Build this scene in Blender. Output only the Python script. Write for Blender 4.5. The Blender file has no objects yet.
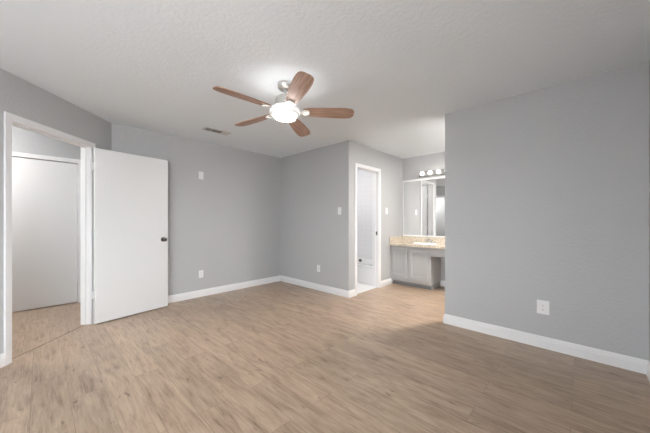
import bpy, bmesh, math
from mathutils import Matrix, Vector

S = bpy.context.scene
COL = S.collection
R = math.radians
PI = math.pi

# ------------------------------------------------------------------ camera
YAW = R(43.53)                       # camera heading, measured from +X
CAM_H = 1.198
FPX = 270.93
cam_d = bpy.data.cameras.new('camera')
cam_d.sensor_width = 36.0
cam_d.sensor_fit = 'HORIZONTAL'
cam_d.lens = 36.0 * FPX / 650.0
cam_d.shift_y = (220.44 - 216.5) / 650.0
cam_d.clip_start = 0.02
cam = bpy.data.objects.new('camera', cam_d)
COL.objects.link(cam)
cam.location = (0, 0, CAM_H)
cam.rotation_euler = (PI / 2, 0, YAW - PI / 2)
S.camera = cam

# ------------------------------------------------------------------ exposure
vs = S.view_settings
vs.view_transform = 'Standard'
vs.look = 'None'
vs.gamma = 1.0
vs.use_curve_mapping = False
vs.exposure = 1.98
S.cycles.use_denoising = True
S.cycles.max_bounces = 14
S.cycles.diffuse_bounces = 8
S.cycles.glossy_bounces = 5
S.cycles.sample_clamp_indirect = 6.0
S.cycles.caustics_reflective = False
S.cycles.caustics_refractive = False

# ------------------------------------------------------------------ world (overcast daylight outside the windows)
W = bpy.data.worlds.new('sky')
S.world = W
W.use_nodes = True
SKY = 6.0
wn = W.node_tree.nodes; wl = W.node_tree.links
wsx = wn.new('ShaderNodeSeparateXYZ'); wr = wn.new('ShaderNodeValToRGB')
wtc = wn.new('ShaderNodeTexCoord'); wma = wn.new('ShaderNodeMapRange')
wma.inputs['From Min'].default_value = -0.1; wma.inputs['From Max'].default_value = 0.1
wl.new(wtc.outputs['Generated'], wsx.inputs[0]); wl.new(wsx.outputs[2], wma.inputs[0]); wl.new(wma.outputs[0], wr.inputs[0])
wr.color_ramp.elements[0].color = (0.50, 0.51, 0.52, 1)      # ground outside
wr.color_ramp.elements[1].color = (0.90, 0.96, 1.0, 1)       # overcast sky
wl.new(wr.outputs[0], wn['Background'].inputs[0])
wn['Background'].inputs[1].default_value = SKY

FAN_LENS = 22.0      # emission strengths of the lamps
FAN_RING = 0.12
FAN_UP = 10.0
BULB = 0.9
HALL_FILL = 52.0  # hall, bath and alcove sources are unseen, added for fill
BATH_FILL = 17.0
ALCOVE_FILL = 84.0

def portal(name, loc, rot, sx, sy):
    l = bpy.data.lights.new(name, 'AREA')
    l.shape = 'RECTANGLE'; l.size = sx; l.size_y = sy
    l.cycles.is_portal = True
    o = bpy.data.objects.new(name, l); COL.objects.link(o)
    o.location = loc; o.rotation_euler = rot

# ------------------------------------------------------------------ materials
def new_mat(name):
    m = bpy.data.materials.new(name); m.use_nodes = True
    return m, m.node_tree, m.node_tree.nodes['Principled BSDF']

def lin(c):
    def f(v):
        v /= 255.0
        return v / 12.92 if v <= 0.04045 else ((v + 0.055) / 1.055) ** 2.4
    return (f(c[0]), f(c[1]), f(c[2]), 1)

def simple(name, col, rough=0.5, metal=0.0, spec=0.5, emit=None, es=0.0, bump=None):
    m, t, p = new_mat(name)
    p.inputs['Base Color'].default_value = col
    p.inputs['Roughness'].default_value = rough
    p.inputs['Metallic'].default_value = metal
    p.inputs['Specular IOR Level'].default_value = spec
    if emit:
        p.inputs['Emission Color'].default_value = emit
        p.inputs['Emission Strength'].default_value = es
    if bump:
        sc, dist, det = bump
        tc = t.nodes.new('ShaderNodeNewGeometry')
        n = t.nodes.new('ShaderNodeTexNoise')
        n.inputs['Scale'].default_value = sc; n.inputs['Detail'].default_value = det
        b = t.nodes.new('ShaderNodeBump')
        b.inputs['Strength'].default_value = 1.0; b.inputs['Distance'].default_value = dist
        t.links.new(tc.outputs['Position'], n.inputs['Vector'])
        t.links.new(n.outputs[0], b.inputs['Height'])
        t.links.new(b.outputs[0], p.inputs['Normal'])
    return m

M = {}
M['wall'] = simple('grey_wall_paint', (0.48, 0.486, 0.496, 1), 0.55, spec=0.3, bump=(52, 0.0042, 3))
M['ceiling'] = simple('ceiling_paint', (0.79, 0.835, 0.875, 1), 0.8, spec=0.15, bump=(44, 0.0022, 3))
M['bathwall'] = simple('bath_wall_paint', (0.72, 0.72, 0.73, 1), 0.6, spec=0.3, bump=(55, 0.001, 2))
M['trim'] = simple('white_trim_paint', (0.80, 0.80, 0.81, 1), 0.35, spec=0.5)
M['door'] = simple('white_door_paint', (0.74, 0.745, 0.75, 1), 0.24, spec=0.5, bump=(9, 0.0006, 2))
M['cabinet'] = simple('grey_cabinet_paint', (0.43, 0.435, 0.44, 1), 0.4)
M['cabinet_in'] = simple('cabinet_side_paint', (0.43, 0.435, 0.44, 1), 0.5)
M['toe_shaded'] = simple('toe_kick_shade', (0.30, 0.30, 0.30, 1), 0.6)  # darker than the cabinet: shade of the recess put into the colour
M['plate'] = simple('white_plastic', (0.80, 0.80, 0.80, 1), 0.35)
M['slot'] = simple('dark_slot', (0.03, 0.03, 0.03, 1), 0.6)
M['dark'] = simple('duct_dark', (0.05, 0.05, 0.05, 1), 0.8)
M['vent'] = simple('vent_enamel', (0.62, 0.62, 0.61, 1), 0.45)
M['chrome'] = simple('chrome', (0.75, 0.75, 0.76, 1), 0.12, metal=1)
M['satin'] = simple('satin_nickel_knob', (0.22, 0.21, 0.20, 1), 0.22, metal=1)
M['porcelain'] = simple('white_porcelain', (0.83, 0.83, 0.83, 1), 0.15)
M['mirror'] = simple('mirror_silver', (0.90, 0.91, 0.91, 1), 0.015, metal=1)
M['fan_white'] = simple('fan_white_enamel', (0.82, 0.82, 0.82, 1), 0.3)
M['lens'] = simple('frosted_lamp_lens', (0.9, 0.9, 0.9, 1), 0.4, emit=(1, 0.99, 0.97, 1), es=FAN_LENS)
M['ring_glow'] = simple('frosted_lamp_collar', (0.9, 0.9, 0.9, 1), 0.4, emit=(1, 0.98, 0.95, 1), es=FAN_RING)
M['up_glow'] = simple('lamp_uplight', (0.9, 0.9, 0.9, 1), 0.4, emit=(1, 0.98, 0.95, 1), es=FAN_UP)
M['bulb'] = simple('frosted_bulb', (0.9, 0.9, 0.9, 1), 0.3, emit=(1, 0.93, 0.84, 1), es=BULB)
M['hall_fill'] = simple('hall_fill_glow', (0.9, 0.9, 0.9, 1), 0.3, emit=(1, 0.98, 0.95, 1), es=HALL_FILL)
M['alcove_fill'] = simple('alcove_fill_glow', (0.9, 0.9, 0.9, 1), 0.3, emit=(1, 0.95, 0.885, 1), es=ALCOVE_FILL)
M['bath_fill'] = simple('bath_fill_glow', (0.9, 0.9, 0.9, 1), 0.3, emit=(1, 0.97, 0.94, 1), es=BATH_FILL)
M['seam'] = simple('floor_seam', (0.10, 0.075, 0.055, 1), 0.6)

def brushed():
    m, t, p = new_mat('brushed_nickel')
    p.inputs['Metallic'].default_value = 1
    p.inputs['Base Color'].default_value = (0.74, 0.72, 0.69, 1)
    p.inputs['Roughness'].default_value = 0.33
    g = t.nodes.new('ShaderNodeTexCoord'); mp = t.nodes.new('ShaderNodeMapping')
    mp.inputs['Scale'].default_value = (3, 3, 300)
    n = t.nodes.new('ShaderNodeTexNoise'); n.inputs['Scale'].default_value = 4
    r = t.nodes.new('ShaderNodeMapRange')
    r.inputs['To Min'].default_value = 0.24; r.inputs['To Max'].default_value = 0.42
    t.links.new(g.outputs['Object'], mp.inputs[0]); t.links.new(mp.outputs[0], n.inputs['Vector'])
    t.links.new(n.outputs[0], r.inputs[0]); t.links.new(r.outputs[0], p.inputs['Roughness'])
    return m
M['nickel'] = brushed()
M['bar_metal'] = simple('satin_bar', (0.26, 0.26, 0.26, 1), 0.5, metal=0.6)
M['bronze'] = simple('dark_strike', (0.13, 0.12, 0.11, 1), 0.4, metal=0.7)

def planks(name, offset):
    """oak look vinyl planks running along world Y"""
    m, t, p = new_mat(name)
    N = t.nodes.new; L = t.links.new
    g = N('ShaderNodeNewGeometry')
    mp = N('ShaderNodeMapping'); mp.inputs['Rotation'].default_value = (0, 0, PI / 2)
    mp.inputs['Location'].default_value = offset
    L(g.outputs['Position'], mp.inputs[0])
    br = N('ShaderNodeTexBrick')
    br.offset = 0.37; br.offset_frequency = 2
    br.inputs['Color1'].default_value = (0, 0, 0, 1); br.inputs['Color2'].default_value = (1, 1, 1, 1)
    br.inputs['Mortar'].default_value = (0.5, 0.5, 0.5, 1)
    br.inputs['Scale'].default_value = 1.0
    br.inputs['Mortar Size'].default_value = 0.0012
    br.inputs['Brick Width'].default_value = 1.22
    br.inputs['Row Height'].default_value = 0.18
    L(mp.outputs[0], br.inputs['Vector'])
    # per plank shift of the grain
    sc = N('ShaderNodeVectorMath'); sc.operation = 'SCALE'; sc.inputs['Scale'].default_value = 37.0
    L(br.outputs['Color'], sc.inputs[0])
    ad = N('ShaderNodeVectorMath'); ad.operation = 'ADD'
    L(mp.outputs[0], ad.inputs[0]); L(sc.outputs[0], ad.inputs[1])
    def noise(scale3, s, det, dist, rough=0.55):
        q = N('ShaderNodeMapping'); q.inputs['Scale'].default_value = scale3
        L(ad.outputs[0], q.inputs[0])
        n = N('ShaderNodeTexNoise'); n.inputs['Scale'].default_value = s
        n.inputs['Detail'].default_value = det; n.inputs['Distortion'].default_value = dist
        n.inputs['Roughness'].default_value = rough
        L(q.outputs[0], n.inputs['Vector'])
        return n
    grain = noise((2.2, 34, 1), 2.2, 8, 0.8, 0.68)
    cloud = noise((1.6, 8, 1), 1.8, 5, 1.0)
    knot = noise((5.5, 20, 1), 1.5, 2, 0.5)
    dash = noise((3.2, 46, 1), 1.8, 3, 0.4)
    r1 = N('ShaderNodeValToRGB')
    e = r1.color_ramp.elements
    e[0].position = 0.32; e[0].color = lin(GRAIN[0])
    e[1].position = 0.68; e[1].color = lin(GRAIN[2])
    mid = r1.color_ramp.elements.new(0.47); mid.color = lin(GRAIN[1])
    mixf = N('ShaderNodeMix'); mixf.data_type = 'FLOAT'; mixf.inputs[0].default_value = 0.45
    L(grain.outputs[0], mixf.inputs[2]); L(cloud.outputs[0], mixf.inputs[3])
    L(mixf.outputs[0], r1.inputs[0])
    # plank to plank tone
    tone = N('ShaderNodeMapRange'); tone.inputs['To Min'].default_value = 0.89; tone.inputs['To Max'].default_value = 1.06
    L(br.outputs['Color'], tone.inputs[0])
    mul = N('ShaderNodeMix'); mul.data_type = 'RGBA'; mul.blend_type = 'MULTIPLY'; mul.inputs[0].default_value = 1
    L(r1.outputs[0], mul.inputs[6]); L(tone.outputs[0], mul.inputs[7])
    # knots and dark dashes in the grain
    kr = N('ShaderNodeMapRange'); kr.inputs['From Min'].default_value = 0.66; kr.inputs['From Max'].default_value = 0.76
    L(knot.outputs[0], kr.inputs[0])
    dr = N('ShaderNodeMapRange'); dr.inputs['From Min'].default_value = 0.60; dr.inputs['From Max'].default_value = 0.74
    L(dash.outputs[0], dr.inputs[0])
    dm = N('ShaderNodeMath'); dm.operation = 'MULTIPLY'; dm.inputs[1].default_value = 0.48
    L(dr.outputs[0], dm.inputs[0])
    mx = N('ShaderNodeMath'); mx.operation = 'MAXIMUM'
    L(kr.outputs[0], mx.inputs[0]); L(dm.outputs[0], mx.inputs[1])
    kf = N('ShaderNodeMath'); kf.operation = 'MULTIPLY'; kf.inputs[1].default_value = 0.75
    L(mx.outputs[0], kf.inputs[0])
    mk = N('ShaderNodeMix'); mk.data_type = 'RGBA'
    L(kf.outputs[0], mk.inputs[0]); L(mul.outputs[2], mk.inputs[6]); mk.inputs[7].default_value = lin(GRAIN[3])
    # joints
    mj = N('ShaderNodeMix'); mj.data_type = 'RGBA'
    jf = N('ShaderNodeMath'); jf.operation = 'MULTIPLY'; jf.inputs[1].default_value = 0.55
    L(br.outputs['Fac'], jf.inputs[0])
    L(jf.outputs[0], mj.inputs[0]); L(mk.outputs[2], mj.inputs[6]); mj.inputs[7].default_value = lin((80, 64, 52))
    L(mj.outputs[2], p.inputs['Base Color'])
    p.inputs['Roughness'].default_value = 0.30
    p.inputs['Specular IOR Level'].default_value = 0.5
    b = N('ShaderNodeBump'); b.inputs['Distance'].default_value = 0.0006; b.inputs['Strength'].default_value = 0.6
    L(grain.outputs[0], b.inputs['Height']); L(b.outputs[0], p.inputs['Normal'])
    return m
GRAIN = ((116, 95, 77), (166, 143, 122), (192, 170, 148), (82, 62, 48))
M['floor'] = planks('oak_planks', (0.05, 0.4, 0))
M['hall_floor'] = planks('oak_planks_hall', (0.63, 0.47, 0))

def walnut():
    m, t, p = new_mat('walnut_blade')
    N = t.nodes.new; L = t.links.new
    tc = N('ShaderNodeTexCoord'); mp = N('ShaderNodeMapping'); mp.inputs['Scale'].default_value = (2, 30, 6)
    L(tc.outputs['Object'], mp.inputs[0])
    n = N('ShaderNodeTexNoise'); n.inputs['Scale'].default_value = 2.5; n.inputs['Detail'].default_value = 6
    n.inputs['Distortion'].default_value = 0.6
    L(mp.outputs[0], n.inputs['Vector'])
    r = N('ShaderNodeValToRGB'); e = r.color_ramp.elements
    e[0].position = 0.32; e[0].color = lin((136, 104, 88)); e[1].position = 0.7; e[1].color = lin((190, 156, 136))
    L(n.outputs[0], r.inputs[0]); L(r.outputs[0], p.inputs['Base Color'])
    p.inputs['Roughness'].default_value = 0.4
    return m
M['walnut'] = walnut()

def granite():
    m, t, p = new_mat('beige_granite')
    N = t.nodes.new; L = t.links.new
    g = N('ShaderNodeNewGeometry')
    n = N('ShaderNodeTexNoise'); n.inputs['Scale'].default_value = 60; n.inputs['Detail'].default_value = 5
    n.inputs['Roughness'].default_value = 0.7
    L(g.outputs['Position'], n.inputs['Vector'])
    r = N('ShaderNodeValToRGB'); e = r.color_ramp.elements
    e[0].position = 0.33; e[0].color = lin((152, 138, 122)); e[1].position = 0.62; e[1].color = lin((230, 221, 207))
    x = e.new(0.5); x.color = lin((204, 192, 176))
    L(n.outputs[0], r.inputs[0]); L(r.outputs[0], p.inputs['Base Color'])
    p.inputs['Roughness'].default_value = 0.16
    return m
M['granite'] = granite()

def tile(name, w, hgt, col, grout, rough):
    m, t, p = new_mat(name)
    N = t.nodes.new; L = t.links.new
    g = N('ShaderNodeNewGeometry')
    sx = N('ShaderNodeSeparateXYZ'); L(g.outputs['Position'], sx.inputs[0])
    a = N('ShaderNodeMath'); a.operation = 'ADD'; L(sx.outputs[0], a.inputs[0]); L(sx.outputs[1], a.inputs[1])
    cx = N('ShaderNodeCombineXYZ')
    if name == 'bath_floor_tile':
        L(sx.outputs[0], cx.inputs[0]); L(sx.outputs[1], cx.inputs[1])
    else:
        L(a.outputs[0], cx.inputs[0]); L(sx.outputs[2], cx.inputs[1])
    br = N('ShaderNodeTexBrick'); br.offset = 0.0
    br.inputs['Color1'].default_value = col; br.inputs['Color2'].default_value = col
    br.inputs['Mortar'].default_value = grout
    br.inputs['Scale'].default_value = 1; br.inputs['Mortar Size'].default_value = 0.002
    br.inputs['Brick Width'].default_value = w; br.inputs['Row Height'].default_value = hgt
    L(cx.outputs[0], br.inputs['Vector']); L(br.outputs['Color'], p.inputs['Base Color'])
    p.inputs['Roughness'].default_value = rough
    return m
M['bath_tile'] = tile('bath_wall_tile', 0.108, 0.108, (0.78, 0.78, 0.79, 1), (0.66, 0.66, 0.67, 1), 0.2)
M['bath_floor'] = tile('bath_floor_tile', 0.3, 0.3, (0.74, 0.74, 0.74, 1), (0.6, 0.6, 0.6, 1), 0.3)

def pane_mat():
    m = bpy.data.materials.new('window_glass'); m.use_nodes = True
    t = m.node_tree; t.nodes.clear()
    o = t.nodes.new('ShaderNodeOutputMaterial'); mx = t.nodes.new('ShaderNodeMixShader')
    tr = t.nodes.new('ShaderNodeBsdfTransparent'); gl = t.nodes.new('ShaderNodeBsdfGlossy')
    gl.inputs['Roughness'].default_value = 0.02; mx.inputs[0].default_value = 0.06
    t.links.new(tr.outputs[0], mx.inputs[1]); t.links.new(gl.outputs[0], mx.inputs[2])
    t.links.new(mx.outputs[0], o.inputs[0])
    return m
M['pane'] = pane_mat()

# ------------------------------------------------------------------ mesh helpers
def BM(): return bmesh.new()

def box(bm, lo, hi, mat=None, bev=0.0):
    """axis aligned box from lo to hi in the local frame mat"""
    x0, y0, z0 = lo; x1, y1, z1 = hi
    if x0 > x1: x0, x1 = x1, x0
    if y0 > y1: y0, y1 = y1, y0
    if z0 > z1: z0, z1 = z1, z0
    t = bmesh.new()
    v = [t.verts.new(p) for p in ((x0, y0, z0), (x1, y0, z0), (x1, y1, z0), (x0, y1, z0),
                                  (x0, y0, z1), (x1, y0, z1), (x1, y1, z1), (x0, y1, z1))]
    for f in ((3, 2, 1, 0), (4, 5, 6, 7), (0, 1, 5, 4), (1, 2, 6, 5), (2, 3, 7, 6), (3, 0, 4, 7)):
        t.faces.new([v[i] for i in f])
    if bev > 0:
        bmesh.ops.bevel(t, geom=list(t.edges), offset=bev, segments=2, affect='EDGES', profile=0.5)
    if mat is not None:
        bmesh.ops.transform(t, matrix=mat, verts=list(t.verts))
    join(bm, t)

def join(bm, t):
    me = bpy.data.meshes.new('tmp'); t.to_mesh(me); t.free()
    bm.from_mesh(me); bpy.data.meshes.remove(me)

def lathe(bm, prof, seg=40, mat=None, sx=1.0, sy=1.0):
    """prof: list of (r, z)"""
    t = bmesh.new()
    rings = []
    for r, z in prof:
        if r < 1e-6:
            rings.append([t.verts.new((0, 0, z))])
        else:
            rings.append([t.verts.new((r * sx * math.cos(2 * PI * k / seg), r * sy * math.sin(2 * PI * k / seg), z)) for k in range(seg)])
    for a, b in zip(rings, rings[1:]):
        for k in range(seg):
            q = (k + 1) % seg
            if len(a) == 1 and len(b) == 1: continue
            if len(a) == 1: t.faces.new((a[0], b[k], b[q]))
            elif len(b) == 1: t.faces.new((a[k], b[0], a[q]))
            else: t.faces.new((a[k], b[k], b[q], a[q]))
    bmesh.ops.recalc_face_normals(t, faces=list(t.faces))
    if mat is not None:
        bmesh.ops.transform(t, matrix=mat, verts=list(t.verts))
    join(bm, t)

def tube(bm, pts, r, seg=12, mat=None):
    t = bmesh.new(); rings = []
    P = [Vector(p) for p in pts]
    for i, p in enumerate(P):
        d = (P[min(i + 1, len(P) - 1)] - P[max(i - 1, 0)]).normalized()
        u = d.cross(Vector((0.12, 0.97, 0.2))).normalized(); w = d.cross(u)
        rings.append([t.verts.new(p + r * (math.cos(2 * PI * k / seg) * u + math.sin(2 * PI * k / seg) * w)) for k in range(seg)])
    for a, b in zip(rings, rings[1:]):
        for k in range(seg):
            q = (k + 1) % seg
            t.faces.new((a[k], a[q], b[q], b[k]))
    t.faces.new(rings[0][::-1]); t.faces.new(rings[-1])
    bmesh.ops.recalc_face_normals(t, faces=list(t.faces))
    if mat is not None: bmesh.ops.transform(t, matrix=mat, verts=list(t.verts))
    join(bm, t)

def obj(name, bm, mat, parent=None, smooth=False):
    me = bpy.data.meshes.new(name); bm.to_mesh(me); bm.free()
    me.materials.append(M[mat])
    if smooth:
        for p in me.polygons: p.use_smooth = True
        me.set_sharp_from_angle(angle=R(35))
    o = bpy.data.objects.new(name, me); COL.objects.link(o)
    if parent: o.parent = parent
    return o

def empty(name, loc=(0, 0, 0), rotz=0.0):
    o = bpy.data.objects.new(name, None); COL.objects.link(o)
    o.location = loc; o.rotation_euler = (0, 0, rotz); o.empty_display_size = 0.1
    return o

def tag(o, label=None, cat=None, group=None, kind=None):
    if label: o['label'] = label
    if cat: o['category'] = cat
    if group: o['group'] = group
    if kind: o['kind'] = kind
    return o

def struct(name, bm, mat, smooth=False):
    return tag(obj(name, bm, mat, smooth=smooth), kind='structure')

def frame(origin, xdir):
    """local frame on a wall: x along the wall, y = left of x (90 deg counter clockwise), z up"""
    c, s = xdir
    return Matrix(((c, -s, 0, origin[0]), (s, c, 0, origin[1]), (0, 0, 1, 0), (0, 0, 0, 1)))

# ------------------------------------------------------------------ plan of the room
H = 2.44
XM = 3.298           # plane of the middle wall
XL = 3.262           # plane of the long wall
YB = 4.353           # back wall
YD = 2.627           # wall with the bathroom doorway
XV = 5.04            # wall behind the vanity
YR = 1.165           # end of the long wall
YF = -0.375          # wall beside the camera
XR = -2.0            # wall behind the camera
TH = 0.115
A = R(47.0)          # slanted wall with the bedroom doorway
ND = Vector((math.sin(A), -math.cos(A)))
KD = ND.x * 0.425 + ND.y * 4.112 - 0.015
JX = (KD - ND.y * YB) / ND.x
# frame of the slanted wall: x = distance from the back corner, y = into the room
DF = frame((JX, YB), (-math.cos(A), -math.sin(A)))
T0, T1, DTOP = 0.335, 1.166, 2.040          # clear opening of the bedroom doorway
BX0, BX1, BTOP = 3.508, 4.143, 2.058        # clear opening of the bathroom doorway

# --- floors, ceiling
bm = BM(); box(bm, (-4.0, -0.6, -0.10), (5.3, 5.6, 0.0)); struct('floor', bm, 'floor')
# the hall floor lies on the far side of the slanted wall
bm = BM(); box(bm, (-0.35, -2.2, -0.02), (4.6, -0.045, 0.0008), DF); struct('floor_hall', bm, 'hall_floor')
bm = BM(); box(bm, (T0, -0.050, 0.0), (T1, -0.044, 0.0016), DF); struct('trim_5', bm, 'seam')
bm = BM(); box(bm, (XM + TH, YD + 0.035, -0.02), (XV, YB, 0.006)); struct('floor_bath', bm, 'bath_floor')
bm = BM(); box(bm, (-4.0, -0.6, H), (5.3, 5.6, H + 0.1)); struct('ceiling', bm, 'ceiling')

# --- walls
bm = BM(); box(bm, (0.45, YB, 0), (XV + TH, YB + TH, H)); struct('wall_back', bm, 'wall')
bm = BM(); box(bm, (XM, YD, 0), (XM + TH, YB, H)); struct('wall_middle', bm, 'wall')
bm = BM()
box(bm, (XM + TH, YD, 0), (BX0 - 0.015, YD + TH, H)); box(bm, (BX1 + 0.015, YD, 0), (XV, YD + TH, H))
box(bm, (BX0 - 0.015, YD, BTOP + 0.015), (BX1 + 0.015, YD + TH, H))
struct('wall_bathroom', bm, 'wall')
bm = BM(); box(bm, (XV, 0.43, 0), (XV + TH, YB + 0.02, H)); struct('wall_vanity', bm, 'wall')
bm = BM(); box(bm, (XL + TH, 0.43, 0), (XV, 0.55, H)); struct('wall_alcove', bm, 'wall')
bm = BM(); box(bm, (XL, YF - TH, 0), (XL + TH, YR, H)); struct('wall_right', bm, 'wall')
WX0, WX1, WZ0, WZ1 = -1.75, -0.35, 0.70, 2.08     # window in the front wall
bm = BM()
box(bm, (XR - TH, YF - TH, 0), (WX0, YF, H)); box(bm, (WX1, YF - TH, 0), (XL, YF, H))
for a, b in ((WX0, WX1),):
    box(bm, (a, YF - TH, 0), (b, YF, WZ0)); box(bm, (a, YF - TH, WZ1), (b, YF, H))
struct('wall_front', bm, 'wall')
VY0, VY1 = -0.10, 1.10                             # unseen window, added in the rear wall to light the long wall
bm = BM(); box(bm, (XR - TH, YF, 0), (XR, VY0, H)); box(bm, (XR - TH, VY1, 0), (XR, 1.70, H))
box(bm, (XR - TH, VY0, 0), (XR, VY1, WZ0)); box(bm, (XR - TH, VY0, WZ1), (XR, VY1, H))
struct('wall_rear', bm, 'wall')
bm = BM()
TL = 0.10
box(bm, (-0.10, -TL, 0), (T0 - 0.015, 0, H), DF); box(bm, (T1 + 0.015, -TL, 0), (4.05, 0, H), DF)
box(bm, (T0 - 0.015, -TL, DTOP + 0.015), (T1 + 0.015, 0, H), DF)
struct('wall_left', bm, 'wall')
HY = 5.33
bm = BM()
HD0, HD1, HDT = -0.45, 0.378, 2.022
box(bm, (-1.95, HY, 0), (HD0 - 0.02, HY + TH, H)); box(bm, (HD1 + 0.02, HY, 0), (1.1, HY + TH, H))
box(bm, (HD0 - 0.02, HY, HDT + 0.02), (HD1 + 0.02, HY + TH, H))
box(bm, (HD0 - 0.02, HY + 0.085, 0), (HD1 + 0.02, HY + TH, HDT + 0.02))
struct('wall_hall', bm, 'wall')
bm = BM(); box(bm, (0.98, YB + 0.05, 0), (1.1, HY + 0.02, H)); struct('wall_hall_end', bm, 'wall')
bm = BM(); box(bm, (-1.95, 1.62, 0), (-1.83, HY, H)); struct('wall_hall_far', bm, 'wall')

# tiled bath surround
bm = BM()
box(bm, (4.96, YD + TH, 0), (XV + 0.005, YB + 0.005, H)); box(bm, (4.14, YB - 0.03, 0), (4.97, YB + 0.005, H)); box(bm, (4.20, YD + TH - 0.005, 0), (4.97, YD + TH + 0.02, H))
struct('wall_tile', bm, 'bath_tile')

# --- windows (behind the camera; daylight comes through them)
def window(name, mat, w):
    """window in a wall, local x along the opening 0..w, y into the room, 0 at the wall face"""
    bm = BM()
    f = 0.045
    for lo, hi in (((0, -0.09, WZ0), (f, -0.03, WZ1)), ((w - f, -0.09, WZ0), (w, -0.03, WZ1)),
                   ((f, -0.09, WZ0), (w - f, -0.03, WZ0 + f)), ((f, -0.09, WZ1 - f), (w - f, -0.03, WZ1)),
                   ((f, -0.08, (WZ0 + WZ1) / 2 - 0.02), (w - f, -0.035, (WZ0 + WZ1) / 2 + 0.02))):
        box(bm, lo, hi, mat, 0.003)
    o = struct(name, bm, 'trim')
    bm = BM(); box(bm, (f - 0.01, -0.062, WZ0 + 0.02), (w - f + 0.01, -0.058, WZ1 - 0.02), mat); obj('pane', bm, 'pane', o)
    bm = BM(); box(bm, (-0.03, -0.03, WZ0 - 0.02), (w + 0.03, 0.05, WZ0 + 0.002), mat, 0.004); obj('sill', bm, 'trim', o)
    return o
window('window_1', frame((WX0, YF), (1, 0)), WX1 - WX0)
window('fill_window', frame((XR, VY1), (0, -1)), VY1 - VY0)
portal('window_portal', ((WX0 + WX1) / 2, YF - TH - 0.01, (WZ0 + WZ1) / 2), (-PI / 2, 0, 0), WX1 - WX0, WZ1 - WZ0)
portal('window_portal', (XR - TH - 0.01, (VY0 + VY1) / 2, (WZ0 + WZ1) / 2), (PI / 2, 0, -PI / 2), VY1 - VY0, WZ1 - WZ0)

# --- baseboards
PROF = [(0, 0), (0.0145, 0), (0.0145, 0.070), (0.0115, 0.074), (0.0115, 0.084), (0.008, 0.090), (0.008, 0.097), (0.004, 0.1065), (0, 0.1075)]
def base(name, runs):
    """runs: list of (start, end, e0, e1); the room lies to the left of start -> end; e = tan of mitre at each end (+ outside corner, - inside)"""
    bm = BM()
    for a, b, e0, e1 in runs:
        a = Vector(a); b = Vector(b); d = (b - a).normalized(); n = Vector((-d.y, d.x))
        A0 = []; B0 = []
        for o, z in PROF:
            p = a + n * o - d * (o * e0); q = b + n * o + d * (o * e1)
            A0.append(bm.verts.new((p.x, p.y, z))); B0.append(bm.verts.new((q.x, q.y, z)))
        k = len(PROF)
        for i in range(k):
            j = (i + 1) % k
            bm.faces.new((A0[i], B0[i], B0[j], A0[j]))
        bm.faces.new(A0[::-1]); bm.faces.new(B0)
    bmesh.ops.recalc_face_normals(bm, faces=list(bm.faces))
    return struct(name, bm, 'trim')
def dpt(t): 
    v = DF @ Vector((t, 0, 0)); return (v.x, v.y)
tj = math.tan((PI - (PI - A)) / 2)   # half turn at the slanted corner
base('baseboard_back', [((XM, YB), (JX, YB), -1, -tj)])
base('baseboard_middle', [((XM, YD), (XM, YB), 1, -1)])
CW = 0.057
base('baseboard_bathroom', [((BX0 - CW, YD), (XM, YD), 0, 1), ((4.58, YD), (BX1 + CW, YD), 0, 0)])
base('baseboard_right', [((XL, YF), (XL, YR), -1, 1), ((XL, YR), (XL + TH, YR), 1, 0)])
base('baseboard_vanity', [((XV, 0.55), (XV, 1.875), -1, 0)])
base('baseboard_alcove', [((XL + TH, 0.55), (XV, 0.55), -1, -1), ((XL + TH, YR), (XL + TH, 0.55), 0, -1)])
base('baseboard_front', [((XR, YF), (XL, YF), -1, -1)])
base('baseboard_rear', [((XR, 1.53), (XR, YF), 0, -1)])
base('baseboard_left', [(dpt(0), dpt(T0 - CW), -tj, 0), (dpt(T1 + CW), dpt(3.84), 0, 0)])
base('baseboard_hall', [((0.98, HY), (HD1 + CW + 0.01, HY), -1, 0), ((HD0 - CW - 0.01, HY), (-1.83, HY), 0, -1)])

# --- door casings and jambs
def casing(name, mat, x0, x1, top, depth, sides=(1,), strike=None, stop=None):
    """jamb lining x0..x1, height top, wall depth along -y; casing on the room side (+y) and optionally the far side"""
    bm = BM()
    j = 0.018
    box(bm, (x0 - j, -depth - 0.002, 0), (x0, 0.002, top), mat); box(bm, (x1, -depth - 0.002, 0), (x1 + j, 0.002, top), mat)
    box(bm, (x0 - j, -depth - 0.002, top), (x1 + j, 0.002, top + j), mat)
    if stop is not None:
        for lo, hi in (((x0, stop - 0.03, 0), (x0 + 0.010, stop, top)), ((x1 - 0.010, stop - 0.03, 0), (x1, stop, top)), ((x0 + 0.010, stop - 0.03, top - 0.010), (x1 - 0.010, stop, top))):
            box(bm, lo, hi, mat)
    for s in sides:
        y0, y1, y2 = (-0.001, 0.011, 0.016) if s > 0 else (-depth + 0.001, -depth - 0.011, -depth - 0.016)
        g = 0.005; wb = 0.022; e = 0.001
        for a, b in ((x0 - CW + wb, x0 - g), (x1 + g, x1 + CW - wb)):
            box(bm, (a, y0, 0), (b, y1, top + g), mat)
        box(bm, (x0 - CW + wb, y0, top + g), (x1 + CW - wb, y1, top + CW - wb), mat)
        # raised outer band
        box(bm, (x0 - CW, y0, 0), (x0 - CW + wb, y2, top + CW - wb), mat)
        box(bm, (x1 + CW - wb, y0, 0), (x1 + CW, y2, top + CW - wb), mat)
        box(bm, (x0 - CW, y0, top + CW - wb), (x1 + CW, y2, top + CW), mat)
    return struct(name, bm, 'trim')
c1 = casing('trim_1', DF, T0, T1, DTOP, TL, (1, -1), stop=-0.045)
bm = BM(); box(bm, (T1 - 0.002, -0.040, 0.93), (T1 + 0.001, -0.008, 1.0), DF); obj('strike_plate', bm, 'chrome', c1)
BF = frame((0, YD), (-1, 0))         # x = -X, y = -Y
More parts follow.
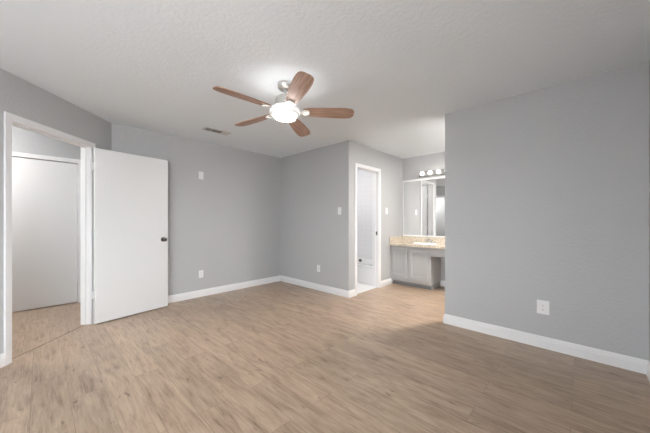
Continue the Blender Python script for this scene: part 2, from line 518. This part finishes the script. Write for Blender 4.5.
c2 = casing('trim_2', BF, -BX1, -BX0, BTOP, TH, (1, -1), stop=-0.055)
bm = BM(); box(bm, (-BX1 - 0.001, -0.052, 0.935), (-BX1 + 0.0025, -0.022, 1.0), BF); obj('strike_plate', bm, 'bronze', c2)
HF = frame((0, HY), (-1, 0))
casing('trim_3', HF, -HD1 - 0.004, -HD0 + 0.004, HDT + 0.006, 0.07, (1,))

# ------------------------------------------------------------------ doors
def knob(name, parent, x, z, side, mat='satin'):
    """round door knob on a rose; side -1 in front (local -y), +1 behind"""
    bm = BM()
    m = Matrix.Translation((x, 0 if side < 0 else 0.035, z)) @ Matrix.Rotation(PI / 2 if side < 0 else -PI / 2, 4, 'X')
    lathe(bm, [(0, -0.001), (0.032, -0.001), (0.032, 0.004), (0.028, 0.009), (0.012, 0.012), (0.011, 0.028), (0.020, 0.033), (0.0265, 0.042),
               (0.027, 0.050), (0.022, 0.058), (0.012, 0.062), (0, 0.063)], 28, m)
    return obj(name, bm, mat, parent, smooth=True)

def door(name, loc, rotz, w, top, label, hinges, hinge_y, knob_x):
    """flush slab: local x from the hinge edge, y 0 (front) .. 0.035 (back)"""
    bm = BM(); box(bm, (0, 0, 0.01), (w, 0.035, top), None, 0.002)
    o = struct(name, bm, 'door')
    o.location = loc; o.rotation_euler = (0, 0, rotz)
    tag(o, label, 'door')
    for s in ((-1, 1) if knob_x else ()):
        knob('door_knob', o, knob_x, 0.937, s)
    if knob_x:
        bm = BM(); box(bm, (w - 0.002, 0.006, 0.905), (w + 0.0012, 0.029, 0.965)); obj('latch_plate', bm, 'satin', o)
    for z in hinges:
        bm = BM()
        tube(bm, [(-0.006, hinge_y, z - 0.045), (-0.006, hinge_y, z + 0.045)], 0.0075, 12)
        box(bm, (-0.0035, min(hinge_y, 0.0175) , z - 0.043), (0.0005, max(hinge_y, 0.0175) , z + 0.043))
        obj('hinge', bm, 'trim', o, smooth=False)
    return o

ang = R(10.0)
door('door_1', (0.434, 4.049, 0), ang, 0.808, 2.033, 'white flush bedroom door swung open into the room in front of the back wall', (0.34, 1.82), 0.030, 0.808 - 0.062)
# closed hall door: hinge edge at the end nearest the bedroom, seen face towards the hall
door('door_2', (HD1, HY + 0.046, 0), PI, HD1 - HD0, HDT, 'closed white flush door across the hall, seen through the bedroom doorway', (0.337, 1.016, 1.783), 0.050, HD1 - HD0 - 0.062)
# bathroom door, swung into the bathroom against the side wall
door('door_3', (BX0 - 0.004, YD + TH + 0.028, 0), PI / 2, 0.606, 2.045, 'white flush bathroom door swung open inside the bathroom', (0.3, 1.02, 1.8), -0.004, 0.606 - 0.062)

# ------------------------------------------------------------------ ceiling fan
FX, FY = 1.541, 1.964
fan = tag(empty('ceiling_fan', (FX, FY, H)), 'brushed nickel ceiling fan with five walnut blades and a lit round lamp', 'ceiling fan')
bm = BM(); lathe(bm, [(0, 0.0), (0.066, 0.0), (0.068, -0.004), (0.068, -0.026), (0.064, -0.038), (0.052, -0.052), (0.036, -0.060), (0.030, -0.061), (0.028, -0.055), (0, -0.054)], 48)
obj('canopy', bm, 'nickel', fan, True)
bm = BM(); lathe(bm, [(0, -0.05), (0.0125, -0.05), (0.0125, -0.135), (0, -0.135)], 20); lathe(bm, [(0, -0.052), (0.024, -0.054), (0.020, -0.068), (0.0125, -0.072)], 28)
obj('downrod', bm, 'nickel', fan, True)
bm = BM(); lathe(bm, [(0, -0.118), (0.030, -0.118), (0.038, -0.124), (0.078, -0.132), (0.085, -0.140), (0.086, -0.205), (0.088, -0.216), (0.100, -0.222), (0.100, -0.236), (0, -0.236)], 48)
obj('motor_housing', bm, 'nickel', fan, True)
bm = BM(); lathe(bm, [(0, -0.236), (0.122, -0.236), (0.1225, -0.241)], 56)
obj('lamp_cap', bm, 'fan_white', fan, True)
bm = BM(); lathe(bm, [(0.134, -0.2445), (0.1365, -0.249), (0.1365, -0.272), (0.133, -0.279), (0.126, -0.281)], 56)
obj('lamp_collar', bm, 'ring_glow', fan, True)
bm = BM(); lathe(bm, [(0.1225, -0.2405), (0.134, -0.2445)], 56); obj('lamp_uplight', bm, 'up_glow', fan, True)
bm = BM(); lathe(bm, [(0.126, -0.276), (0.126, -0.2815), (0.119, -0.2815), (0.118, -0.278)], 56); lathe(bm, [(0.106, -0.290), (0.106, -0.2955), (0.100, -0.2955), (0.100, -0.290)], 56)
obj('lamp_rim', bm, 'nickel', fan, True)
bm = BM(); lathe(bm, [(0.119, -0.279), (0.119, -0.286), (0.114, -0.292), (0.105, -0.294)], 56)
obj('lamp_shade', bm, 'ring_glow', fan, True)
bm = BM(); lathe(bm, [(0.100, -0.290), (0.100, -0.297), (0.096, -0.308), (0.083, -0.316), (0.06, -0.322), (0.03, -0.325), (0, -0.326)], 56)
obj('lamp_lens', bm, 'lens', fan, True)

def blade_bm():
    st = [(0.165, 0.041), (0.19, 0.048), (0.25, 0.056), (0.33, 0.063), (0.42, 0.069), (0.50, 0.071), (0.56, 0.069), (0.595, 0.063),
          (0.615, 0.053), (0.627, 0.037), (0.631, 0.016)]
    outline = [(x, w) for x, w in st] + [(x, -w) for x, w in reversed(st)]
    t = bmesh.new()
    vs_ = [t.verts.new((x, y, 0.0035)) for x, y in outline]
    f = t.faces.new(vs_)
    r = bmesh.ops.extrude_face_region(t, geom=[f])
    bmesh.ops.translate(t, vec=(0, 0, -0.007), verts=[v for v in r['geom'] if isinstance(v, bmesh.types.BMVert)])
    bmesh.ops.recalc_face_normals(t, faces=list(t.faces))
    return t
def iron_bm():
    """bracket: a neck from the hub that spreads under the blade root"""
    t = bmesh.new()
    rows = [(0.085, 0.016, 0.000), (0.125, 0.014, 0.000), (0.150, 0.020, -0.003), (0.175, 0.036, -0.005), (0.205, 0.034, -0.006), (0.222, 0.020, -0.006)]
    top = []; bot = []
    for x, w, z in rows:
        top.append((t.verts.new((x, -w, z)), t.verts.new((x, w, z)))); bot.append((t.verts.new((x, -w, z - 0.006)), t.verts.new((x, w, z - 0.006))))
    for i in range(len(rows) - 1):
        t.faces.new((top[i][0], top[i + 1][0], top[i + 1][1], top[i][1])); t.faces.new((bot[i][1], bot[i + 1][1], bot[i + 1][0], bot[i][0]))
        t.faces.new((top[i][0], bot[i][0], bot[i + 1][0], top[i + 1][0])); t.faces.new((top[i + 1][1], bot[i + 1][1], bot[i][1], top[i][1]))
    t.faces.new((top[0][0], top[0][1], bot[0][1], bot[0][0])); t.faces.new((top[-1][1], top[-1][0], bot[-1][0], bot[-1][1]))
    for sy in (-0.018, 0.018):
        lathe(t, [(0, -0.016), (0.004, -0.015), (0.006, -0.012), (0.006, -0.010)], 10, Matrix.Translation((0.19, sy, 0)))
    bmesh.ops.recalc_face_normals(t, faces=list(t.faces))
    return t
PITCH = R(-13)
# the fan hangs slightly out of plumb from its ball joint
TILT = Matrix.Rotation(R(-2.6), 4, Vector((math.sin(YAW), -math.cos(YAW), 0)))
for ch in fan.children:
    if ch.name != 'canopy': ch.matrix_local = TILT
b0 = i0 = None
for k in range(5):
    phi = R(174 - 72 * k)
    if k == 0:
        b = b0 = obj('blade', blade_bm(), 'walnut', fan); i = i0 = obj('blade_bracket', iron_bm(), 'fan_white', b, False)
    else:
        b = b0.copy(); COL.objects.link(b); b.parent = fan
        i = i0.copy(); COL.objects.link(i); i.parent = b
    b.matrix_local = TILT @ Matrix.Translation((0, 0, 2.187 - H)) @ Matrix.Rotation(phi, 4, 'Z') @ Matrix.Rotation(PITCH, 4, 'X')

# ------------------------------------------------------------------ ceiling vent
vent = tag(empty('ceiling_vent', (1.692, 3.682, H)), 'white louvred air vent in the ceiling near the back wall', 'vent')
VW, VD = 0.180, 0.075
bm = BM()
for lo, hi in (((-VW, -VD, -0.008), (-VW + 0.022, VD, 0.001)), ((VW - 0.022, -VD, -0.008), (VW, VD, 0.001)),
               ((-VW + 0.022, -VD, -0.008), (VW - 0.022, -VD + 0.022, 0.001)), ((-VW + 0.022, VD - 0.022, -0.008), (VW - 0.022, VD, 0.001)),
               ((-0.075, -VD + 0.02, -0.007), (-0.067, VD - 0.02, 0.0)), ((0.072, -VD + 0.02, -0.007), (0.080, VD - 0.02, 0.0))):
    box(bm, lo, hi, None, 0.0015)
obj('frame', bm, 'vent', vent)
bm = BM(); box(bm, (-VW + 0.01, -VD + 0.01, -0.0015), (VW - 0.01, VD - 0.01, 0.0005)); obj('duct_opening', bm, 'dark', vent)
n = 0
for x0, x1, tilt, cnt in ((-0.150, -0.085, -62, 5), (-0.058, 0.063, -28, 9), (0.088, 0.150, 30, 6)):
    for q in range(cnt):
        x = x0 + (x1 - x0) * q / (cnt - 1)
        bm = BM(); box(bm, (-0.0065, -VD + 0.02, -0.0006), (0.0065, VD - 0.02, 0.0006), Matrix.Translation((x, 0, -0.0062)) @ Matrix.Rotation(R(tilt), 4, 'Y'))
        obj('slat', bm, 'vent', vent)

# ------------------------------------------------------------------ wall plates
def plate_thing(name, mat, label, cat, w, h, style, group=None):
    """mat: frame with local y out of the wall, origin at the plate centre"""
    e = empty(name); e.matrix_world = mat
    tag(e, label, cat, group)
    bm = BM(); box(bm, (-w / 2, -0.001, -h / 2), (w / 2, 0.0055, h / 2), None, 0.002); obj('cover_plate', bm, 'plate', e)
    if style == 'outlet':
        for s in (-1, 1):
            bm = BM(); t = bmesh.new()
            lathe(bm, [(0, 0.0068), (0.0155, 0.0068), (0.0165, 0.006), (0.0165, 0.004)], 24, Matrix.Translation((0, 0, s * 0.0195)) @ Matrix.Rotation(-PI / 2, 4, 'X'), 1.0, 0.86)
            t.free()
            f = obj('receptacle', bm, 'plate', e)
            bm = BM()
            for sx in (-0.006, 0.006):
                box(bm, (sx - 0.0012, 0.006, s * 0.0195 - 0.002), (sx + 0.0012, 0.0072, s * 0.0195 + 0.006))
            lathe(bm, [(0, 0.0072), (0.0022, 0.0072), (0.0022, 0.006)], 12, Matrix.Translation((0, 0, s * 0.0195 - 0.007)) @ Matrix.Rotation(-PI / 2, 4, 'X'))
            obj('slot', bm, 'slot', f)
        bm = BM(); lathe(bm, [(0, 0.0066), (0.003, 0.0064), (0.003, 0.005)], 12, Matrix.Rotation(-PI / 2, 4, 'X')); obj('screw', bm, 'chrome', e)
    elif style == 'switch':
        bm = BM(); box(bm, (-0.006, 0.004, -0.012), (0.006, 0.0068, 0.012), None, 0.0008)
        box(bm, (-0.0042, 0.004, -0.006), (0.0042, 0.017, 0.004), Matrix.Rotation(R(18), 4, 'X'), 0.001); obj('toggle', bm, 'plate', e)
        for s in (-1, 1):
            bm = BM(); lathe(bm, [(0, 0.0066), (0.003, 0.0064), (0.003, 0.005)], 12, Matrix.Translation((0, 0, s * 0.03)) @ Matrix.Rotation(-PI / 2, 4, 'X')); obj('screw', bm, 'chrome', e)
    elif style == 'blank':
        for s in (-1, 1):
            bm = BM(); lathe(bm, [(0, 0.0066), (0.003, 0.0064), (0.003, 0.005)], 12, Matrix.Translation((0, 0, s * 0.042)) @ Matrix.Rotation(-PI / 2, 4, 'X')); obj('screw', bm, 'chrome', e)
        bm = BM(); box(bm, (-0.012, 0.004, -0.02), (0.012, 0.0075, 0.02), None, 0.001); obj('cable_cover', bm, 'plate', e)
    return e
def on_back(x, z): return Matrix.Translation((0, 0, z)) @ frame((x, YB), (-1, 0))
def on_x(y, z, x=XM): return Matrix.Translation((0, 0, z)) @ frame((x, y), (0, 1))
def on_bath(x, z): return Matrix.Translation((0, 0, z)) @ frame((x, YD), (-1, 0))
plate_thing('wall_plate', on_back(1.748, 1.906), 'white cable cover plate mounted high on the grey back wall', 'wall plate', 0.075, 0.120, 'blank')
plate_thing('outlet', on_back(1.748, 0.355), 'white outlet low on the back wall below the high cable plate', 'outlet', 0.070, 0.114, 'outlet')
plate_thing('outlet', on_x(3.284, 0.374), 'white outlet low on the short wall between the back corner and the bathroom doorway', 'outlet', 0.070, 0.114, 'outlet')
plate_thing('outlet', on_x(0.268, 0.381, XL), 'large square-cornered white outlet plate low on the long blank grey wall', 'outlet', 0.092, 0.128, 'outlet')
plate_thing('light_switch', on_x(2.810, 1.349), 'white light switch on the short grey wall beside its outer corner', 'light switch', 0.072, 0.116, 'switch')
plate_thing('light_switch', on_bath(4.417, 1.373), 'white light switch between the bathroom doorway and the vanity mirror', 'light switch', 0.072, 0.116, 'switch')

# ------------------------------------------------------------------ vanity alcove
VC1, VC0 = YD - 0.002, 1.872      # cabinet from the bathroom wall to its open end
van = tag(empty('vanity_cabinet', (4.58, (VC0 + VC1) / 2, 0)), 'grey two-door vanity cabinet with knee space under the granite counter', 'vanity cabinet')
def vpart(name, bm, mat, parent=van):
    bmesh.ops.translate(bm, vec=-Vector(van.location), verts=list(bm.verts)) if parent == van else None
    return obj(name, bm, mat, parent)
FXv = 4.58
bm = BM()
box(bm, (FXv + 0.018, VC0, 0.085), (XV - 0.002, VC0 + 0.018, 0.735)); box(bm, (FXv + 0.018, VC1 - 0.018, 0.085), (XV - 0.002, VC1, 0.735))
box(bm, (FXv + 0.018, VC0 + 0.018, 0.085), (XV - 0.002, VC1 - 0.018, 0.103)); box(bm, (XV - 0.012, VC0 + 0.018, 0.103), (XV - 0.002, VC1 - 0.018, 0.735))
vpart('body', bm, 'cabinet_in')
bm = BM()
q0, q1, f0, f1 = 0.165, 0.672, FXv, FXv + 0.0178
for lo, hi in (((f0, VC0, 0.085), (f1, VC0 + 0.05, 0.735)), ((f0, VC1 - 0.03, 0.085), (f1, VC1, 0.735)), ((f0, 2.245, q0), (f1, 2.315, q1)),
               ((f0, VC0 + 0.05, 0.085), (f1, VC1 - 0.03, q0)), ((f0, VC0 + 0.05, q1), (f1, VC1 - 0.03, 0.735))):
    box(bm, lo, hi)
vpart('face_frame', bm, 'cabinet')
def cab_door(y0, y1, z0, z1):
    bm = BM(); x0, x1, r = FXv - 0.019, FXv - 0.0005, 0.052
    box(bm, (x0, y0, z0), (x1, y0 + r, z1), None, 0.0015); box(bm, (x0, y1 - r, z0), (x1, y1, z1), None, 0.0015)
    box(bm, (x0, y0 + r, z0), (x1, y1 - r, z0 + r), None, 0.0015); box(bm, (x0, y0 + r, z1 - r), (x1, y1 - r, z1), None, 0.0015)
    box(bm, (x0 + 0.013, y0 + r - 0.01, z0 + r - 0.01), (x1, y1 - r + 0.01, z1 - r + 0.01))
    # small bead round the panel
    box(bm, (x0 + 0.006, y0 + r, z0 + r), (x1, y0 + r + 0.008, z1 - r)); box(bm, (x0 + 0.006, y1 - r - 0.008, z0 + r), (x1, y1 - r, z1 - r))
    box(bm, (x0 + 0.006, y0 + r + 0.008, z0 + r), (x1, y1 - r - 0.008, z0 + r + 0.008)); box(bm, (x0 + 0.006, y0 + r + 0.008, z1 - r - 0.008), (x1, y1 - r - 0.008, z1 - r))
    return vpart('door', bm, 'cabinet')
cab_door(2.300, 2.612, 0.153, 0.684)
cab_door(1.912, 2.256, 0.153, 0.684)
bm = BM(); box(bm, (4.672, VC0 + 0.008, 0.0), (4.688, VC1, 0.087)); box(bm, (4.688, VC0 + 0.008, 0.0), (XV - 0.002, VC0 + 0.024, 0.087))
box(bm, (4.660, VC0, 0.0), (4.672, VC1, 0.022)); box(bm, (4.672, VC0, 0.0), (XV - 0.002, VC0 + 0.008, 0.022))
vpart('toe_kick', bm, 'toe_shaded')
bm = BM(); box(bm, (FXv, 0.553, 0.588), (FXv + 0.0178, VC0, 0.735), None, 0.001); vpart('apron', bm, 'cabinet')

# counter with an oval cut-out for the basin
CX0, CX1, CY0, CY1, CZ0, CZ1 = 4.510, XV - 0.001, 0.551, YD - 0.001, 0.7355, 0.778
SX, SY, SRX, SRY = 4.785, 2.06, 0.155, 0.205
def counter_bm():
    t = bmesh.new()
    angs = sorted(set([2 * PI * k / 48 for k in range(48)] + [math.atan2(y - SY, x - SX) % (2 * PI) for x in (CX0, CX1) for y in (CY0, CY1)]))
    def outer(a):
        c, s = math.cos(a), math.sin(a); k = 1e9
        if c > 1e-9: k = min(k, (CX1 - SX) / c)
        if c < -1e-9: k = min(k, (CX0 - SX) / c)
        if s > 1e-9: k = min(k, (CY1 - SY) / s)
        if s < -1e-9: k = min(k, (CY0 - SY) / s)
        return (SX + k * c, SY + k * s)
    inn = [(SX + SRX * math.cos(a), SY + SRY * math.sin(a)) for a in angs]; out = [outer(a) for a in angs]
    rows = [[t.verts.new((x, y, z)) for x, y in ring] for ring, z in ((inn, CZ0), (inn, CZ1), (out, CZ1), (out, CZ0))]
    n = len(angs)
    for r in range(4):
        a, b = rows[r], rows[(r + 1) % 4]
        for k in range(n):
            q = (k + 1) % n
            t.faces.new((a[k], a[q], b[q], b[k]))
    bmesh.ops.recalc_face_normals(t, faces=list(t.faces))
    return t
ct = tag(obj('countertop', counter_bm(), 'granite'), 'beige speckled granite counter on top of the grey vanity', 'countertop')
bm = BM(); box(bm, (XV - 0.021, CY0, CZ1), (XV - 0.001, CY1, 0.885), None, 0.002); obj('backsplash', bm, 'granite', ct)
bm = BM(); box(bm, (CX0 + 0.002, CY1 - 0.020, CZ1), (XV - 0.021, CY1, 0.885), None, 0.002); obj('side_splash', bm, 'granite', ct)

sink = empty('sink', (SX, SY, CZ1)); tag(sink, 'white oval basin sunk into the granite vanity counter', 'sink')
bm = BM(); lathe(bm, [(1.03, -0.0005), (1.03, 0.004), (1.0, 0.006), (0.97, 0.002), (0.93, -0.03), (0.82, -0.085), (0.55, -0.125), (0.2, -0.135), (0, -0.136)], 48, None, SRX, SRY)
obj('basin', bm, 'porcelain', sink, True)
bm = BM(); lathe(bm, [(0, -0.131), (0.02, -0.131), (0.024, -0.134)], 20); obj('drain', bm, 'chrome', sink, True)
fc = empty('faucet', (4.975, SY, CZ1)); tag(fc, 'small chrome faucet standing on the vanity counter under the mirror', 'faucet')
bm = BM(); box(bm, (-0.025, -0.075, 0), (0.025, 0.075, 0.014), None, 0.006); obj('base', bm, 'chrome', fc)
bm = BM(); tube(bm, [(0, 0, 0.01), (0, 0, 0.05), (-0.01, 0, 0.075), (-0.04, 0, 0.09), (-0.085, 0, 0.083), (-0.10, 0, 0.066)], 0.011); obj('spout', bm, 'chrome', fc, True)
for s in (-1, 1):
    bm = BM(); lathe(bm, [(0, 0.012), (0.014, 0.012), (0.011, 0.035), (0.017, 0.042), (0.017, 0.056), (0, 0.060)], 16, Matrix.Translation((0, s * 0.052, 0))); obj('handle', bm, 'chrome', fc, True)

# mirror
mr = empty('wall_mirror', (XV, 1.8, 0.9)); tag(mr, 'large wall mirror in a thin white frame above the vanity counter', 'mirror')
MY0, MY1, MZ0, MZ1 = 1.02, 2.618, 0.890, 1.995
bm = BM(); box(bm, (XV - 0.008, MY0 + 0.01, MZ0 + 0.01), (XV - 0.004, MY1 - 0.008, MZ1 - 0.02)); o = obj('glass', bm, 'mirror'); o.parent = mr; o.location = -mr.location
bm = BM()
for lo, hi in (((XV - 0.014, MY0, MZ0), (XV + 0.0005, MY0 + 0.016, MZ1)), ((XV - 0.014, MY1 - 0.014, MZ0), (XV + 0.0005, MY1, MZ1)),
               ((XV - 0.014, MY0 + 0.016, MZ0), (XV + 0.0005, MY1 - 0.014, MZ0 + 0.022)), ((XV - 0.014, MY0 + 0.016, MZ1 - 0.032), (XV + 0.0005, MY1 - 0.014, MZ1))):
    box(bm, lo, hi, None, 0.002)
o = obj('frame', bm, 'trim'); o.parent = mr; o.location = -mr.location

# vanity light bar
vl = empty('vanity_light', (XV, 1.96, 2.078)); tag(vl, 'chrome vanity light bar with a row of round lit bulbs above the mirror', 'wall light')
bm = BM(); box(bm, (-0.028, -0.34, -0.050), (0.0, 0.315, 0.050), None, 0.004); obj('bar', bm, 'bar_metal', vl)
for k in range(4):
    y = 0.228 - 0.152 * k
    m = Matrix.Translation((-0.028, y, 0)) @ Matrix.Rotation(-PI / 2, 4, 'Y')
    bm = BM(); lathe(bm, [(0, 0), (0.024, 0), (0.024, 0.016), (0.018, 0.018), (0, 0.018)], 24, m); sk = obj('socket', bm, 'bar_metal', vl, True)
    bm = BM(); rb = 0.040
    lathe(bm, [(0.014, 0.016), (0.016, 0.024)] + [(rb * math.sin(R(q)), 0.058 - rb * math.cos(R(q))) for q in range(28, 181, 8)] + [(0, 0.058 + rb)], 28, m); obj('bulb', bm, 'bulb', vl, True)

# ------------------------------------------------------------------ bathtub
tub = empty('bathtub', (4.19, 3.5, 0)); tag(tub, 'white bathtub along the tiled wall, seen through the narrow bathroom doorway', 'bathtub')
TX0, TX1, TY0, TY1, TZ = 4.185, 4.958, YD + TH + 0.021, YB - 0.031, 0.365
def tub_bm():
    t = bmesh.new()
    def ring(inset_x0, inset_x1, inset_y, z, rr, n=8):
        pts = []
        x0, x1, y0, y1 = TX0 + inset_x0, TX1 - inset_x1, TY0 + inset_y, TY1 - inset_y
        for cx, cy, a0 in ((x1 - rr, y1 - rr, 0), (x0 + rr, y1 - rr, 90), (x0 + rr, y0 + rr, 180), (x1 - rr, y0 + rr, 270)):
            for k in range(n + 1):
                a = R(a0 + 90 * k / n); pts.append(t.verts.new((cx + rr * math.cos(a), cy + rr * math.sin(a), z)))
        return pts
    rows = [ring(0.012, 0, 0, 0.0, 0.004), ring(0.012, 0, 0, TZ - 0.05, 0.004), ring(0.002, 0, 0, TZ - 0.04, 0.006), ring(0.0, 0, 0, TZ - 0.012, 0.01), ring(0.01, 0.004, 0.004, TZ, 0.016),
            ring(0.075, 0.05, 0.07, TZ, 0.12), ring(0.088, 0.062, 0.085, TZ - 0.012, 0.12), ring(0.115, 0.085, 0.13, 0.16, 0.12), ring(0.16, 0.13, 0.2, 0.085, 0.11), ring(0.25, 0.22, 0.32, 0.075, 0.08)]
    n = len(rows[0])
    for a, b in zip(rows, rows[1:]):
        for k in range(n):
            q = (k + 1) % n; t.faces.new((a[k], a[q], b[q], b[k]))
    t.faces.new(rows[-1]); t.faces.new(rows[0][::-1])
    bmesh.ops.recalc_face_normals(t, faces=list(t.faces))
    bmesh.ops.translate(t, vec=(-4.19, -3.5, 0), verts=list(t.verts))
    return t
obj('tub_body', tub_bm(), 'porcelain', tub, True)
bm = BM(); lathe(bm, [(0, 0.014), (0.024, 0.013), (0.034, 0.008), (0.036, 0.0), (0.03, -0.02)], 28, Matrix.Translation((4.876 - 4.19, 3.56 - 3.5, 0.315)) @ Matrix.Rotation(-PI / 2 - R(8), 4, 'Y')); obj('overflow_plate', bm, 'satin', tub, True)

# ------------------------------------------------------------------ unseen lamps, added to light the hall, the bathroom and the alcove
def dome(name, x, y, label, mat):
    e = empty(name, (x, y, H)); tag(e, label, 'ceiling light')
    bm = BM(); lathe(bm, [(0, 0), (0.15, 0), (0.15, -0.02), (0.135, -0.026), (0, -0.026)], 36); obj('base', bm, 'plate', e, True)
    bm = BM(); lathe(bm, [(0.132, -0.025), (0.128, -0.05), (0.105, -0.078), (0.06, -0.095), (0, -0.10)], 36); obj('shade', bm, mat, e, True)
dome('added_ceiling_light', -0.95, 4.75, 'added round white ceiling light, unseen in the hall outside the bedroom door', 'hall_fill')
dome('added_ceiling_light', 3.85, 3.55, 'added round white ceiling light, unseen inside the bathroom', 'bath_fill')
e = tag(empty('alcove_fill_light', (4.0, 0.86, H)), 'added flush round fill light in the vanity alcove, unseen behind the end of the long wall', 'ceiling light')  # made-up source that brightens the alcove, kept out of view
bm = BM(); lathe(bm, [(0.150, 0), (0.170, 0), (0.170, -0.006), (0.150, -0.010)], 40); obj('trim_ring', bm, 'plate', e, True)
bm = BM(); lathe(bm, [(0.151, -0.004), (0, -0.004)], 40); obj('lens', bm, 'alcove_fill', e, True)
